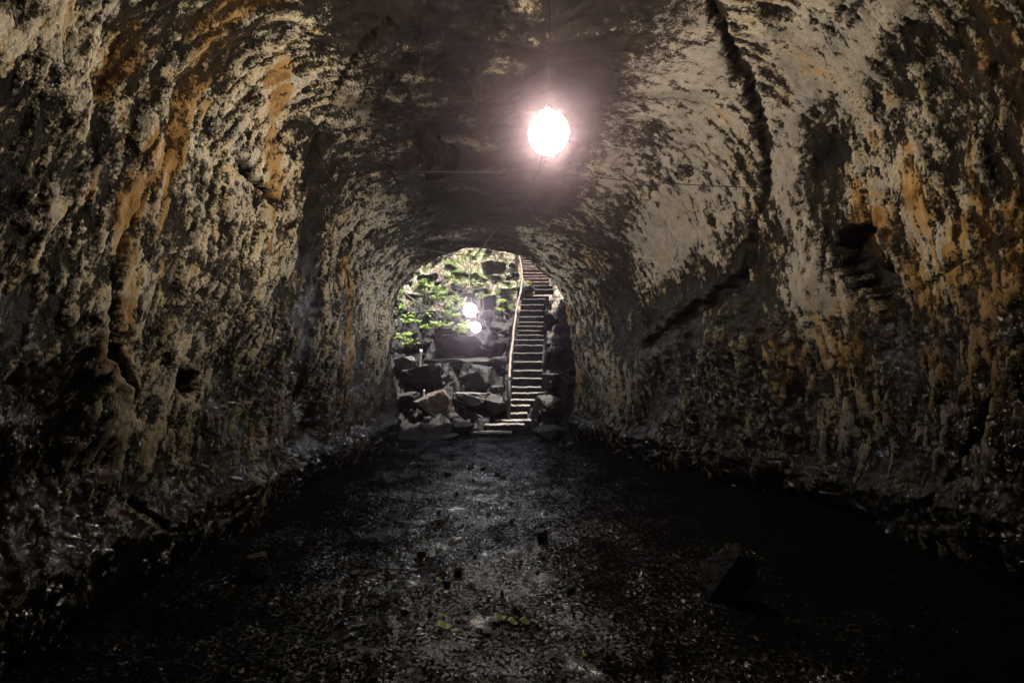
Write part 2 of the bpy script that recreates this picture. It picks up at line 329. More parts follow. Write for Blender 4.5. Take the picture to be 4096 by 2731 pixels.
# ---- measured tables
FEATURES = [
    ('ochre', 0.197, 0.95, [(-2.13, 3.94, 4.88), (-2.27, 3.85, 4.74), (-2.52, 3.89, 4.31), (-2.64, 3.8, 3.86), (-2.66, 3.6, 3.39), (-2.66, 3.45, 3.02), (-2.65, 3.26, 2.75)]),
    ('ochre', 0.079, 0.8, [(-2.65, 3.26, 2.75), (-2.69, 3.21, 2.31), (-2.72, 3.14, 1.99), (-2.73, 3.05, 1.77), (-2.75, 3.24, 1.45)]),
    ('ochre', 0.110, 1.0, [(-2.27, 4.51, 4.63), (-2.44, 4.76, 4.33), (-2.59, 4.92, 3.96), (-2.67, 4.96, 3.5), (-2.68, 4.87, 2.95)]),
    ('ochre', 0.090, 0.7, [(-2.61, 3.23, 4.04), (-2.65, 3.02, 3.48), (-2.65, 3.12, 3.42)]),
    ('crack', 0.022, 1.0, [(-2.66, 3.55, 3.33), (-2.65, 3.36, 2.91), (-2.66, 3.21, 2.55), (-2.71, 3.12, 2.11), (-2.73, 3.05, 1.77), (-2.75, 3.17, 1.51), (-2.75, 3.29, 1.29), (-2.75, 3.23, 0.99), (-2.73, 3.24, 0.7), (-2.69, 3.28, 0.4), (-2.59, 3.18, 0.13)]),
    ('bulge', 0.150, 1.0, [(-2.74, 3.09, 1.75), (-2.75, 3.15, 1.46), (-2.74, 3.17, 0.99), (-2.71, 3.15, 0.54), (-2.61, 3.08, 0.18)]),
    ('pale', 0.125, 1.4, [(-2.74, 3.04, 1.75), (-2.75, 3.14, 1.46), (-2.74, 3.16, 0.99), (-2.72, 3.11, 0.61)]),
    ('pale', 0.081, 1.4, [(-2.66, 3.51, 3.29), (-2.65, 3.34, 2.92), (-2.67, 3.18, 2.49), (-2.7, 3.18, 2.21), (-2.72, 3.11, 1.99)]),
    ('hole', 0.073, 1.0, [(-2.66, 4.61, 3.6), (-2.67, 4.76, 3.54), (-2.68, 4.92, 3.42)]),
    ('hole', 0.067, 1.0, [(-2.76, 3.85, 1.52), (-2.76, 3.9, 1.42)]),
    ('dark', 0.241, 1.0, [(-2.43, 5.38, 4.28), (-2.63, 5.97, 3.72), (-2.7, 6.08, 2.77), (-2.77, 6.15, 1.89), (-2.76, 6.4, 0.69)]),
    ('pale', 0.274, 0.7, [(-2.02, 4.36, 4.9), (-2.35, 4.66, 4.5), (-2.54, 4.95, 4.11), (-2.64, 5.15, 3.71)]),
    ('pale', 0.186, 0.6, [(-2.63, 3.95, 3.87), (-2.66, 3.88, 3.52), (-2.66, 3.84, 3.18)]),
    ('ochre', 0.122, 1.4, [(-2.61, 7.21, 3.33), (-2.64, 7.37, 2.66), (-2.7, 7.58, 1.96), (-2.73, 7.59, 1.24), (-2.69, 7.89, 0.59)]),
    ('crack', 0.035, 0.8, [(-2.5, 7.19, 3.73), (-2.6, 7.33, 3.35), (-2.64, 7.3, 2.93)]),
    ('pale', 0.404, 0.6, [(-2.42, 7.76, 3.75), (-2.61, 8.64, 2.84), (-2.71, 8.94, 1.59)]),
    ('pale', 0.314, 0.5, [(-2.64, 2.48, 3.54), (-2.65, 2.7, 3.43), (-2.65, 3.02, 3.48)]),
    ('dark', 0.360, 0.5, [(-2.68, 2.44, 2.27), (-2.73, 2.56, 1.72), (-2.74, 2.52, 1.24)]),
    ('dark', 0.156, 0.6, [(-2.74, 2.57, 1.48), (-2.75, 2.8, 1.32), (-2.74, 2.79, 0.98)]),
    ('bulge', 0.096, -0.8, [(-2.74, 2.72, 1.05), (-2.74, 2.88, 1.01), (-2.74, 2.98, 1.0)]),
    ('pale', 0.036, 1.2, [(-2.74, 2.52, 1.01), (-2.74, 2.69, 1.0), (-2.74, 2.92, 1.01)]),
    ('crack', 0.066, 1.0, [(2.03, 4.57, 5.32), (2.25, 4.8, 5.18), (2.49, 5.01, 5.0), (2.79, 5.21, 4.7), (2.95, 5.36, 4.42), (3.08, 5.54, 3.99), (3.1, 5.69, 3.67), (3.06, 5.88, 3.23), (3.0, 6.04, 2.82)]),
    ('crack', 0.099, 1.0, [(3.0, 6.04, 2.82), (2.84, 6.54, 2.6), (2.63, 7.14, 2.42), (2.32, 7.97, 2.06)]),
    ('dark', 0.422, 1.0, [(3.0, 6.04, 3.05), (2.86, 6.44, 2.77), (2.62, 7.13, 2.49), (2.15, 8.48, 2.17), (2.01, 8.62, 2.84)]),
    ('dark', 0.208, 0.9, [(3.24, 5.52, 3.14), (3.17, 5.67, 2.73), (3.09, 5.93, 2.22)]),
    ('bulge', 0.507, 1.0, [(2.9, 6.52, 2.15), (2.92, 6.59, 1.6), (2.87, 6.75, 0.95)]),
    ('bulge', 0.273, 0.7, [(3.25, 5.63, 1.98), (3.25, 5.71, 1.32), (3.18, 5.8, 0.77)]),
    ('hole', 0.172, 1.0, [(3.56, 4.75, 2.74), (3.6, 4.65, 2.53), (3.56, 4.75, 2.91)]),
    ('dark', 0.226, 1.0, [(3.41, 4.88, 4.03), (3.44, 5.03, 3.62), (3.51, 4.92, 3.25), (3.54, 4.84, 2.8)]),
    ('dark', 0.140, 0.8, [(3.3, 4.83, 4.32), (3.42, 4.94, 3.91)]),
    ('dark', 0.117, 0.8, [(3.39, 3.96, 4.51), (3.51, 4.06, 4.21), (3.56, 4.19, 3.96)]),
    ('crack', 0.032, 0.8, [(3.77, 3.54, 1.36), (3.76, 3.61, 1.09), (3.73, 3.77, 0.77), (3.69, 3.84, 0.42)]),
    ('crack', 0.020, 0.6, [(3.64, 3.51, 3.95), (3.67, 3.52, 3.62), (3.67, 3.55, 3.3)]),
    ('crack', 0.014, 0.35, [(3.69, 3.28, 2.58), (3.68, 3.58, 2.53), (3.66, 3.93, 2.43), (3.65, 4.36, 2.27)]),
    ('grey', 0.469, 1.1, [(1.01, 5.16, 5.35), (1.24, 5.78, 5.19), (1.41, 6.57, 4.94), (1.64, 7.01, 4.62)]),
    ('grey', 0.283, 0.8, [(1.76, 4.81, 5.32), (2.15, 5.06, 5.14)]),
    ('grey', 0.615, 1.1, [(1.85, 5.31, 5.16), (2.29, 5.92, 4.71), (2.57, 6.32, 4.2), (2.55, 6.94, 3.67)]),
    ('grey', 0.445, 0.7, [(2.87, 4.44, 4.95), (3.21, 4.28, 4.67), (3.24, 3.97, 4.72)]),
    ('grey', 0.350, 1.0, [(3.11, 5.05, 4.45), (3.23, 5.33, 3.9), (3.32, 5.35, 3.28), (3.33, 5.33, 2.78), (3.44, 5.1, 2.58)]),
    ('pale', 0.283, 0.5, [(3.61, 4.36, 3.39), (3.62, 4.19, 2.92), (3.65, 4.12, 2.42)]),
    ('grey', 0.335, 0.9, [(2.16, 7.43, 3.81), (2.57, 6.99, 3.54), (2.8, 6.6, 3.31)]),
    ('ochre', 0.151, 1.0, [(3.59, 4.62, 3.41), (3.58, 4.7, 3.13), (3.6, 4.62, 2.89)]),
    ('ochre', 0.429, 0.35, [(3.64, 3.91, 2.99), (3.66, 4.05, 2.38), (3.69, 4.27, 1.89)]),
    ('ochre', 0.603, 0.4, [(3.48, 5.17, 1.95), (3.7, 4.43, 1.56), (3.76, 3.72, 1.42), (3.73, 3.47, 2.1)]),
    ('ochre', 0.096, 1.0, [(3.31, 5.54, 1.86), (3.3, 5.61, 1.33)]),
    ('ochre', 0.441, 0.5, [(3.56, 3.53, 4.27), (3.67, 3.54, 3.47), (3.67, 3.48, 2.76), (3.73, 3.63, 1.95)]),
    ('dark', 0.362, 0.45, [(3.59, 3.56, 4.16), (3.68, 3.42, 3.4), (3.68, 3.33, 2.71)]),
    ('dark', 0.386, 0.8, [(1.76, 6.47, 4.82), (1.87, 7.38, 4.21), (2.06, 8.15, 3.4)]),
    ('ochre', 0.137, 1.0, [(1.17, 10.2, 2.99), (1.42, 10.2, 1.82), (1.42, 10.2, 0.81)]),
    ('pale', 0.385, 0.5, [(0.79, 9.78, 3.75), (1.2, 10.2, 2.91), (1.44, 10.2, 1.3)]),
    ('crack', 0.035, 0.7, [(-2.58, 5.66, 3.93), (-2.42, 5.61, 4.26), (-2.02, 5.12, 4.78), (-1.6, 4.88, 5.08), (-1.3, 4.73, 5.22)]),
    ('hole', 0.174, 0.6, [(-1.2, 6.73, 4.95), (-0.97, 6.97, 4.93), (-1.23, 7.26, 4.79)]),
    ('bulge', 0.205, 0.8, [(-1.65, 6.99, 4.71), (-1.23, 7.26, 4.79)]),
    ('pale', 0.486, 0.4, [(-1.45, 8.14, 4.56), (-1.15, 8.78, 4.54)]),
]
BOULDERS = [  # x, y, z, width, height, shape, label
    (-2.02, 11.88, 0.67, 0.96, 0.81, 'diamond', 'brown diamond shaped boulder leaning at the foot of the rubble slope'),
    (-1.03, 12.12, 0.85, 1.08, 0.47, 'flat', 'flat topped pale boulder right of the brown diamond shaped boulder'),
    (-1.61, 13.44, 1.81, 2.24, 0.44, 'slab', 'long rough grey slab lying across the dark blocks below the big black boulder'),
    (-2.25, 12.78, 1.33, 1.52, 0.76, 'block', 'broad black block under the left end of the long slab'),
    (-0.92, 12.78, 1.33, 1.03, 0.76, 'block', 'black block under the right end of the long slab'),
    (-1.73, 14.09, 2.29, 1.26, 0.71, 'block', 'big square black boulder below the leafy plants and the lowest lamp'),
    (-0.33, 13.56, 1.90, 0.61, 0.28, 'flat', 'rough rock with a bright top beside the lower end of the handrail'),
    (-0.34, 14.98, 2.93, 0.76, 0.49, 'dome', 'dark rounded boulder beside the middle of the handrail'),
    (-0.82, 15.56, 3.35, 0.49, 0.46, 'dome', 'pale rounded boulder right of the two distant lamps'),
    (-0.84, 16.44, 3.99, 0.69, 0.54, 'block', 'squared boulder with a mossy top right of the upper distant lamp'),
    (-0.01, 17.05, 4.44, 0.76, 0.56, 'flat', 'wide moss covered boulder left of the stair landing'),
    (-0.20, 16.03, 3.69, 0.57, 0.53, 'block', 'dark boulder below the wide mossy boulder by the handrail'),
    (-1.08, 17.19, 4.54, 0.67, 0.36, 'flat', 'pale slab above the squared mossy topped boulder'),
    (-1.77, 16.92, 4.34, 1.16, 0.30, 'flat', 'long pale slab above the upper distant lamp'),
    (-2.10, 18.47, 5.47, 0.61, 0.39, 'dome', 'small moss covered dome of rock high on the slope'),
    (-1.27, 18.06, 5.17, 0.75, 0.54, 'dome', 'rounded mossy boulder behind the hanging cable'),
    (-0.79, 18.80, 5.71, 0.90, 0.67, 'block', 'dark knobbly boulder with moss on its crown near the slope top'),
    (-0.60, 18.01, 5.13, 0.54, 0.43, 'dome', 'pale topped boulder under the dark knobbly boulder'),
    (-2.70, 17.71, 4.91, 0.53, 0.37, 'dome', 'bare grey boulder above the highest leafy plants'),
    (-3.40, 17.96, 5.09, 0.75, 0.48, 'block', 'dark square rock at the upper left beside the thin roots'),
    (-4.05, 18.06, 5.17, 0.43, 0.38, 'block', 'small grey rock tight against the left edge of the tunnel mouth'),
    (-3.05, 16.36, 3.93, 0.49, 0.73, 'shard', 'pointed grey shard of rock standing among the leafy plants'),
    (-2.54, 18.91, 5.79, 0.73, 0.45, 'dome', 'mossy hump at the top left of the slope'),
    (-2.04, 17.52, 4.77, 0.63, 0.31, 'flat', 'low mossy rock in the middle of the upper slope'),
    (-3.57, 16.87, 4.31, 0.65, 0.30, 'slab', 'thin tilted slab at the left under the dark square rock'),
    (-3.50, 15.87, 3.58, 0.57, 0.38, 'dome', 'dark lump of rock among ferns by the left tunnel edge'),
    (-2.00, 14.91, 2.88, 1.02, 0.31, 'slab', 'grey ledge with small plants above the big square black boulder'),
    (-2.90, 14.31, 2.45, 0.77, 0.30, 'flat', 'rough dark ledge above the pale wooden stake'),
    (-3.08, 13.42, 1.79, 0.64, 0.36, 'block', 'black block left of the pale wooden stake'),
    (-2.83, 12.15, 0.87, 0.69, 0.33, 'flat', 'low black rock at the left foot of the slope'),
    (-0.39, 11.92, 0.71, 0.67, 0.60, 'slab', 'dark leaning slab left of the lowest flight of steps'),
    (-0.38, 12.48, 1.11, 0.45, 0.22, 'flat', 'small broken rock between the flat topped boulder and the rail post'),
    (0.91, 11.75, 0.58, 0.84, 0.70, 'dome', 'large smooth dark boulder at the right of the lowest steps'),
    (1.29, 14.00, 2.22, 0.54, 0.21, 'flat', 'lit ledge of rock right of the middle steps'),
    (1.13, 12.72, 1.29, 0.57, 0.42, 'block', 'black rock right of the lower steps above the smooth boulder'),
    (1.33, 15.41, 3.25, 0.50, 0.55, 'block', 'black rock face right of the upper half of the stairs'),
    (1.27, 16.44, 3.99, 0.29, 0.24, 'flat', 'small pale rock at the right end of a step near the landing'),
    (-1.18, 11.00, 0.24, 0.49, 0.20, 'slab', 'low flat rock left of the second lowest step'),
    (-1.43, 10.61, 0.06, 0.41, 0.13, 'flat', 'flat stone lying on the floor before the slope'),
    (0.86, 10.40, 0.17, 0.68, 0.34, 'dome', 'dark rounded rock at the right foot of the stairs'),
    (1.02, 9.16, 0.10, 0.16, 0.19, 'shard', 'upright grey stone at the foot of the right wall'),
    (1.16, 9.08, 0.08, 0.19, 0.16, 'dome', 'grey stone leaning on the base of the right wall'),
    (-0.60, 14.25, 2.40, 0.64, 0.25, 'flat', 'rough rubble rock right of the big square black boulder'),
    (0.61, 17.33, 4.64, 0.46, 0.31, 'flat', 'earthy mossy rock in the bend of the stairs'),
    (0.05, 18.16, 5.24, 0.49, 0.38, 'dome', 'dark rock beside the foot of the log post'),
    (-1.46, 15.72, 3.46, 0.51, 0.37, 'block', 'shadowed rock below the upper distant lamp'),
    (-2.68, 16.96, 4.37, 0.56, 0.30, 'dome', 'mossy rock behind the highest leafy plants'),
    (-1.20, 12.93, 1.44, 0.46, 0.73, 'shard', 'wedge of rock with a lit edge between the two black blocks'),
]
STEPS = [  # y, z, left, right
    (11.00, 0.100, -1.02, -0.00),
    (11.27, 0.252, -0.68, 0.31),
    (11.54, 0.337, -0.42, 0.49),
    (11.81, 0.483, -0.04, 0.40),
    (12.08, 0.666, -0.04, 0.48),
    (12.35, 0.800, -0.03, 0.79),
    (12.62, 0.970, 0.00, 0.90),
    (12.89, 1.126, -0.01, 0.92),
    (13.16, 1.374, 0.00, 0.92),
    (13.43, 1.594, -0.00, 0.90),
    (13.70, 1.859, 0.01, 0.91),
    (13.97, 2.134, 0.03, 0.94),
    (14.24, 2.391, 0.07, 0.97),
    (14.51, 2.579, 0.09, 1.01),
    (14.78, 2.751, 0.17, 1.04),
    (15.05, 2.920, 0.20, 1.07),
    (15.32, 3.094, 0.20, 1.10),
    (15.59, 3.260, 0.22, 1.12),
    (15.86, 3.477, 0.25, 1.15),
    (16.13, 3.725, 0.28, 1.18),
    (16.40, 3.971, 0.33, 1.22),
    (16.67, 4.214, 0.36, 1.26),
    (16.94, 4.382, 0.37, 1.38),
    (17.21, 4.667, 0.87, 1.58),
    (17.48, 4.861, 0.83, 1.56),
    (17.75, 5.054, 0.44, 1.47),
    (18.02, 5.246, 0.43, 1.47),
    (18.29, 5.404, 0.44, 1.46),
    (18.56, 5.582, 0.44, 1.46),
    (18.83, 5.786, 0.42, 1.45),
    (19.10, 5.931, 0.41, 1.43),
    (19.37, 6.073, 0.41, 1.41),
    (19.64, 6.229, 0.40, 1.40),
    (19.91, 6.394, 0.40, 1.39),
    (20.18, 6.579, 0.39, 1.38),
    (20.45, 6.737, 0.38, 1.36),
    (20.72, 6.897, 0.36, 1.35),
    (20.99, 7.066, 0.36, 1.34),
    (21.26, 7.238, 0.35, 1.33),
]
PLANTS = [
    (-3.44, 17.31, 4.76),
    (-3.13, 17.22, 4.69),
    (-2.90, 17.03, 4.56),
    (-3.08, 16.80, 4.39),
    (-3.33, 17.46, 4.87),
    (-2.63, 16.62, 4.27),
    (-2.46, 16.80, 4.39),
    (-2.71, 16.36, 4.08),
    (-2.47, 16.40, 4.11),
    (-2.19, 16.27, 4.02),
    (-2.04, 16.45, 4.14),
    (-2.19, 15.94, 3.78),
    (-1.93, 15.74, 3.63),
    (-2.18, 15.54, 3.49),
    (-2.02, 15.39, 3.38),
    (-1.83, 15.31, 3.33),
    (-1.80, 16.27, 4.02),
    (-1.76, 15.94, 3.78),
    (-2.85, 15.43, 3.41),
    (-2.73, 15.39, 3.38),
    (-3.40, 15.31, 3.33),
    (-3.40, 15.02, 3.11),
    (-3.09, 15.02, 3.11),
    (-4.10, 17.08, 4.59),
    (-4.04, 16.71, 4.33),
    (-4.02, 16.15, 3.92),
    (-3.79, 15.78, 3.66),
    (-2.54, 14.94, 3.06),
    (-2.33, 14.87, 3.01),
    (-2.09, 14.87, 3.01),
    (-1.64, 14.80, 2.96),
    (-1.45, 14.66, 2.86),
    (-1.52, 14.52, 2.76),
    (-1.47, 14.94, 3.06),
    (-2.77, 14.73, 2.91),
    (-3.08, 13.97, 2.36),
    (-3.25, 14.36, 2.64),
    (-3.51, 14.26, 2.57),
    (-1.41, 17.46, 4.87),
    (-1.03, 16.45, 4.14),
    (-0.39, 16.15, 3.92),
    (-0.43, 15.66, 3.57),
    (-2.48, 17.86, 5.16),
    (-2.15, 17.56, 4.94),
    (-1.29, 17.27, 4.73),
    (-1.70, 14.59, 2.81),
]
RAIL=[
    (-0.07, 11.75, 1.38),
    (-0.05, 12.29, 1.78),
    (-0.03, 12.72, 2.09),
    (0.03, 13.23, 2.46),
    (0.04, 13.60, 2.73),
    (0.10, 14.26, 3.21),
    (0.17, 14.99, 3.74),
    (0.30, 15.83, 4.35),
    (0.36, 16.59, 4.90),
    (0.36, 17.38, 5.47),
    (0.31, 18.13, 6.02),
    (0.27, 18.61, 6.37),
]
FLOOR_STONES=[
    (0.28, 4.30, 0.117, 0.109),
    (0.18, 4.43, 0.064, 0.032),
    (0.55, 3.71, 0.080, 0.080),
    (-0.49, 3.44, 0.056, 0.074),
    (-0.43, 3.65, 0.079, 0.066),
    (-0.07, 3.26, 0.035, 0.047),
    (-0.83, 5.14, 0.084, 0.046),
    (-0.01, 5.47, 0.044, 0.059),
    (-0.74, 6.07, 0.055, 0.044),
    (0.00, 4.75, 0.069, 0.048),
    (-0.70, 7.52, 0.136, 0.081),
    (-0.23, 7.14, 0.088, 0.093),
    (-0.14, 6.96, 0.091, 0.050),
    (-1.58, 7.73, 0.128, 0.078),
    (-0.76, 4.79, 0.121, 0.052),
    (-0.80, 4.02, 0.087, 0.065),
    (-0.32, 3.92, 0.042, 0.031),
    (-0.15, 3.76, 0.035, 0.022),
    (0.43, 3.32, 0.072, 0.048),
    (-0.71, 8.65, 0.087, 0.081),
    (-0.47, 7.49, 0.097, 0.049),
    (-1.11, 8.24, 0.089, 0.077),
    (0.28, 3.11, 0.056, 0.034),
    (0.20, 3.64, 0.039, 0.032),
    (-1.01, 7.13, 0.103, 0.062),
    (0.02, 3.07, 0.038, 0.044),
    (-0.54, 2.98, 0.047, 0.043),
    (-1.26, 3.65, 0.092, 0.053),
    (-0.12, 9.00, 0.098, 0.052),
    (-0.58, 6.79, 0.049, 0.039),
    (-0.27, 5.08, 0.044, 0.026),
    (0.54, 5.73, 0.054, 0.037),
    (0.27, 3.94, 0.048, 0.031),
    (-1.36, 5.72, 0.062, 0.041),
]

def pchip(x, xs, ys):
    x=np.asarray(x,float); i=np.clip(np.searchsorted(xs,x)-1,0,len(xs)-2)
    xs=np.asarray(xs,float); ys=np.asarray(ys,float)
    u=np.clip((x-xs[i])/(xs[i+1]-xs[i]),0,1); u=u*u*(3-2*u)*.5+u*.5
    return ys[i]+(ys[i+1]-ys[i])*u
def tunnel(y, t):
    """base surface of the lava tube: y along the tube, t from the left foot (0) over the roof (.5) to the right foot (1)"""
    y,t=np.broadcast_arrays(np.asarray(y,float),np.asarray(t,float))
    xl=pchip(y,[-7,0,3,6,8,10.2],[-2.5,-2.6,-2.65,-2.7,-2.62,-2.6])
    xr=pchip(y,[-7,1,3,4.6,6.5,8,10.2],[3.3,3.6,3.7,3.6,2.85,2.25,1.34])
    H=pchip(y,[-7,3,6,8,10.2],[5.6,5.75,5.25,4.75,4.3])
    sp=pchip(y,[-7,3,6,8,10.2],[3.5,3.5,3.0,2.6,2.35])
    xc=(xl+xr)/2; a=(xr-xl)/2; b=H-sp
    wl=np.clip(t/.22,0,1); wr=np.clip((1-t)/.22,0,1)
    th=np.pi*(1-np.clip((t-.22)/.56,0,1)); n=2/np.where(t<.5,2.5,pchip(y,[-7,5,8,10.2],[2.5,2.5,2.1,1.72]))
    c=np.cos(th); s=np.sin(th)
    x=xc+a*np.sign(c)*np.abs(c)**n; z=sp+b*np.abs(s)**n
    zw=-.3+(sp+.3)*np.where(t<.5,wl,wr)
    low=(t<.22)|(t>.78)
    z=np.where(low,zw,z)
    sgn=np.where(t<.5,-1,1)
    bul=.10*np.sin(np.pi*np.clip(z/2.6,0,1))-.25*np.clip((.5-z)/.8,0,1)**1.5
    x=np.where(low,x+sgn*bul,x)
    return np.stack([x,y,z],-1)

# ------------------------------------------------------------------ the lava tube: two walls and a roof
def seg_dist(P, pts):
    best = np.full(len(P), 1e9)
    for a, b in zip(pts[:-1], pts[1:]):
        a = np.array(a); b = np.array(b); ab = b - a; L = ab @ ab
        t = np.clip(((P - a) @ ab) / max(L, 1e-9), 0, 1)
        best = np.minimum(best, np.linalg.norm(P - a - t[:, None] * ab, axis=1))
    return best

def build_tunnel():
    ys = [-6.0]
    while ys[-1] < 10.2:
        y = ys[-1]
        st = .10 if y < 1.4 else (.03 if y < 2.1 else min(max(y * y / 1000, .0085), .03))
        ys.append(y + st)
    Y = np.array(ys); Y[-1] = 10.2
    nt = 1001
    T = np.linspace(0, 1, nt)
    P = tunnel(Y[:, None], T[None, :])
    S = np.zeros((len(Y), nt)); S[:, 1:] = np.cumsum(np.linalg.norm(np.diff(P, axis=1), axis=2), axis=1)
    du = np.gradient(P, axis=0); dv = np.gradient(P, axis=1)
    N = np.cross(du, dv); N /= np.linalg.norm(N, axis=2, keepdims=True) + 1e-9
    ctr = np.array([.4, 0, 2.2]); ctr = np.stack([np.full_like(P[..., 0], .3), P[..., 1], np.full_like(P[..., 0], 2.3)], -1)
    sg = np.sign(((ctr - P) * N).sum(-1, keepdims=True)); N *= np.where(sg == 0, 1, sg)
    y = np.repeat(Y[:, None], nt, 1).ravel(); s = (S - S[:, -1:] / 2).ravel(); z = P[..., 2].ravel(); t = np.repeat(T[None], len(Y), 0).ravel()
    Pf = P.reshape(-1, 3)
    roof = sstep(.33, .44, t) * sstep(.62, .53, t)            # 1 on the roof
    left = (t < .5).astype(float)
    lean = np.where(t < .5, -.34, -.12) * (1 - roof * .5)
    h = np.abs(s) * -1                                        # arc height, same sense on both walls
    q = y + lean * h                                          # the streaks lean
    # fields
    lobes = fbm(q * .55, s * .42, 3, 3)
    flute = ridged(q * 1.9 + .4 * fbm(q * .8, s * .8, 5, 2), s * .30, 21, 3)
    mid = fbm(q * 4.6, s * 1.05, 31, 4, .55)
    drip = sstep(.66, .86, ridged(q * 2.3 + .2 * mid, s * .26, 141, 3)) * sstep(-.35, .2, fbm(q * .8, s * .8, 143, 2))
    rust = sstep(.62, .84, ridged(q * 1.9 + 5 + .2 * mid, s * .24, 151, 3)) * sstep(-.1, .35, fbm(q * .6, s * .5, 153, 2))
    vein = .35 + .95 * sstep(-.25, .25, fbm(q * 11, s * .8, 161, 3))
    plate = fbm(q * 17.0 + .8 * mid, s * 3.4, 41, 5, .66)
    plate = plate * (1 - roof) + roof * fbm(y * 5.5 + 1.2 * s + mid, s * 4.5 - y, 43, 5, .62)
    chip = fbm(q * 26, s * 12, 51, 3, .55)
    roofn = fbm(y * 3.4 + .8 * np.abs(s), s * .9 + .3 * y, 61, 5, .58)
    rf1, rf2, rfi = worley(y * 1.3 + .3 * mid, s * 1.1 + .3 * mid, 65)
    cover = fbm(q * .9, s * .55, 71, 3)
    wx = fbm(q * 4, s * 2.5, 81, 5, .62)
    bias = -.04 + .66 * cover + .36 * mid + .30 * (flute - .55) - .55 * drip + .25 * rust
    ochre = .13 + .25 * fbm(q * 1.2, s * .35, 91, 3) + .55 * rust
    grey = np.zeros(len(y)); disp = np.zeros(len(y)); crack = np.zeros(len(y))
    for kind, w, k, pts in FEATURES:
        d = seg_dist(Pf, pts)
        w2 = max(w, .02)
        d = np.maximum(d + wx * (w2 * 1.0 + .03), 0)
        g = k * np.exp(-(d / w2) ** 2)
        if kind == 'ochre': ochre += g * vein; bias += .22 * g
        elif kind == 'pale': bias += .62 * g; drip = drip * (1 - np.clip(g, 0, 1))
        elif kind == 'grey': bias += .80 * g; drip = drip * (1 - np.clip(g, 0, 1)); grey += g; ochre -= .35 * g
        elif kind == 'dark': bias -= .95 * g; disp -= .06 * g; ochre -= .3 * g
        elif kind == 'bulge': disp += min(w, .30) * .6 * g; bias -= .10 * max(k, 0) * np.abs(g)
        elif kind == 'crack':
            c = k * sstep(1.25, .55, d / w2); crack = np.maximum(crack, c); disp -= (.06 + w * 1.1) * c; bias -= 1.6 * c; ochre -= .5 * c
        elif kind == 'hole':
            c = k * sstep(1.25, .55, d / w2); disp -= .28 * c; bias -= 1.3 * c
    pl = sstep(-.10, .10, plate + bias * .6 - .05)
    wall = 1 - roof
    D = .18 * lobes + wall * (.10 * (flute - .55) + .042 * mid + .034 * (pl - .5) + .012 * chip) + roof * (.045 * roofn + .030 * (rf2 - .3) * rfi + .02 * mid + .006 * chip)
    D += disp
    # knobbly wet foot of the wall
    foot = sstep(1.1, .1, z)
    D += foot * (.05 * fbm(y * 1.6, s * 3.5, 101, 4) + .022 * fbm(y * 9, s * 9, 103, 3))
    D += .11 * np.exp(-((z - .40 - .10 * lobes) / .17) ** 2) - .12 * sstep(.22, .0, z)
    crust = .5 + .55 * (plate + bias * .6 - .05) + .12 * chip
    crust = np.where(roof > 0, crust * (1 - roof) + roof * (.30 + .30 * roofn + .25 * cover + .12 * plate), crust)
    crust -= .22 * foot
    ochre -= .18 * roof
    wet = np.clip(sstep(3.1, .9, z + .9 * cover + .3 * mid) + .12 * sstep(.1, -.3, bias), 0, 1)  # damp towards the foot, plus painted shade reaching up the lower wall
    roof_dark = np.clip(sstep(.345, .43, t + .06 * cover + .03 * mid) * sstep(.59, .50, t - .05 * cover - .03 * mid) * (.99 + .25 * roofn - .45 * sstep(.12, .5, roofn + .3 * plate) - .22 * sstep(8.0, 9.8, y)), 0, 1)  # darker colour along the roof crown, easing towards the mouth
    baked_light = np.clip(left * sstep(6.2, 4.0, y) + .5 * fbm(q * .7, s * .7, 131, 3), 0, 1)  # near left crust lifted in place of lamp light, plus random tone
    V = Pf + N.reshape(-1, 3) * D[:, None]
    # ragged lip of the mouth
    e = sstep(9.6, 10.2, y)
    V[:, 1] += e * (.14 * fbm(s * 1.3, s * 0 + 3, 111, 4) + .05 * roof)
    V = V.reshape(len(Y), nt, 3)
    ds = np.diff(S, axis=1, prepend=0) * (.42 + .40 * roof.reshape(S.shape))
    sf = np.cumsum(ds, 1); sf = (sf - sf[:, -1:] / 2).ravel()
    flow = np.stack([q * 1.0, sf, D * .8], -1).reshape(len(Y), nt, 3)
    brush = np.stack([y * 1.2 + .5 * np.abs(s), s * .75 + .3 * y, D], -1).reshape(len(Y), nt, 3)
    A = [a.reshape(len(Y), nt) for a in (crust, ochre, wet, roof_dark, baked_light, np.clip(grey, 0, 1))]
    # outer face of the collapse pit; unseen overhang added to shade the ground below
    rims = []
    last = V[-1]; c0 = np.array([-.65, 0, 1.2])
    for j, k in enumerate((1.04, 1.13, 1.25, 1.31, 1.37, 1.6, 2.1, 2.7)):
        r = last.copy(); r[:, 0] = c0[0] + (last[:, 0] - c0[0]) * k
        r[:, 2] = np.where(last[:, 2] > 1.2, 1.2 + (last[:, 2] - 1.2) * (1 + (k - 1) * 1.15), last[:, 2])
        r[:, 1] = last[:, 1] + (.06, .6, 1.3, 1.75, 1.9, 1.85, 1.75, 1.7)[j] + .10 * fbm(r[:, 0] * 1.5, r[:, 2] * 1.5, 7, 3)
        rims.append(r)
    cap = V[0].copy(); back = []
    for k in (.7, .35, .02):
        r = V[0].copy(); r[:, 0] = .4 + (r[:, 0] - .4) * k; r[:, 2] = 2.2 + (r[:, 2] - 2.2) * k; r[:, 1] -= .6 * (1 - k); back.insert(0, r)
    Vall = np.concatenate([np.stack(back), V, np.stack(rims)], 0)
    def ext(a): return np.concatenate([np.repeat(a[:1], 3, 0), a, np.repeat(a[-1:], len(rims), 0)], 0)
    flow = ext(flow); brush = ext(brush); A = [ext(a) for a in A]
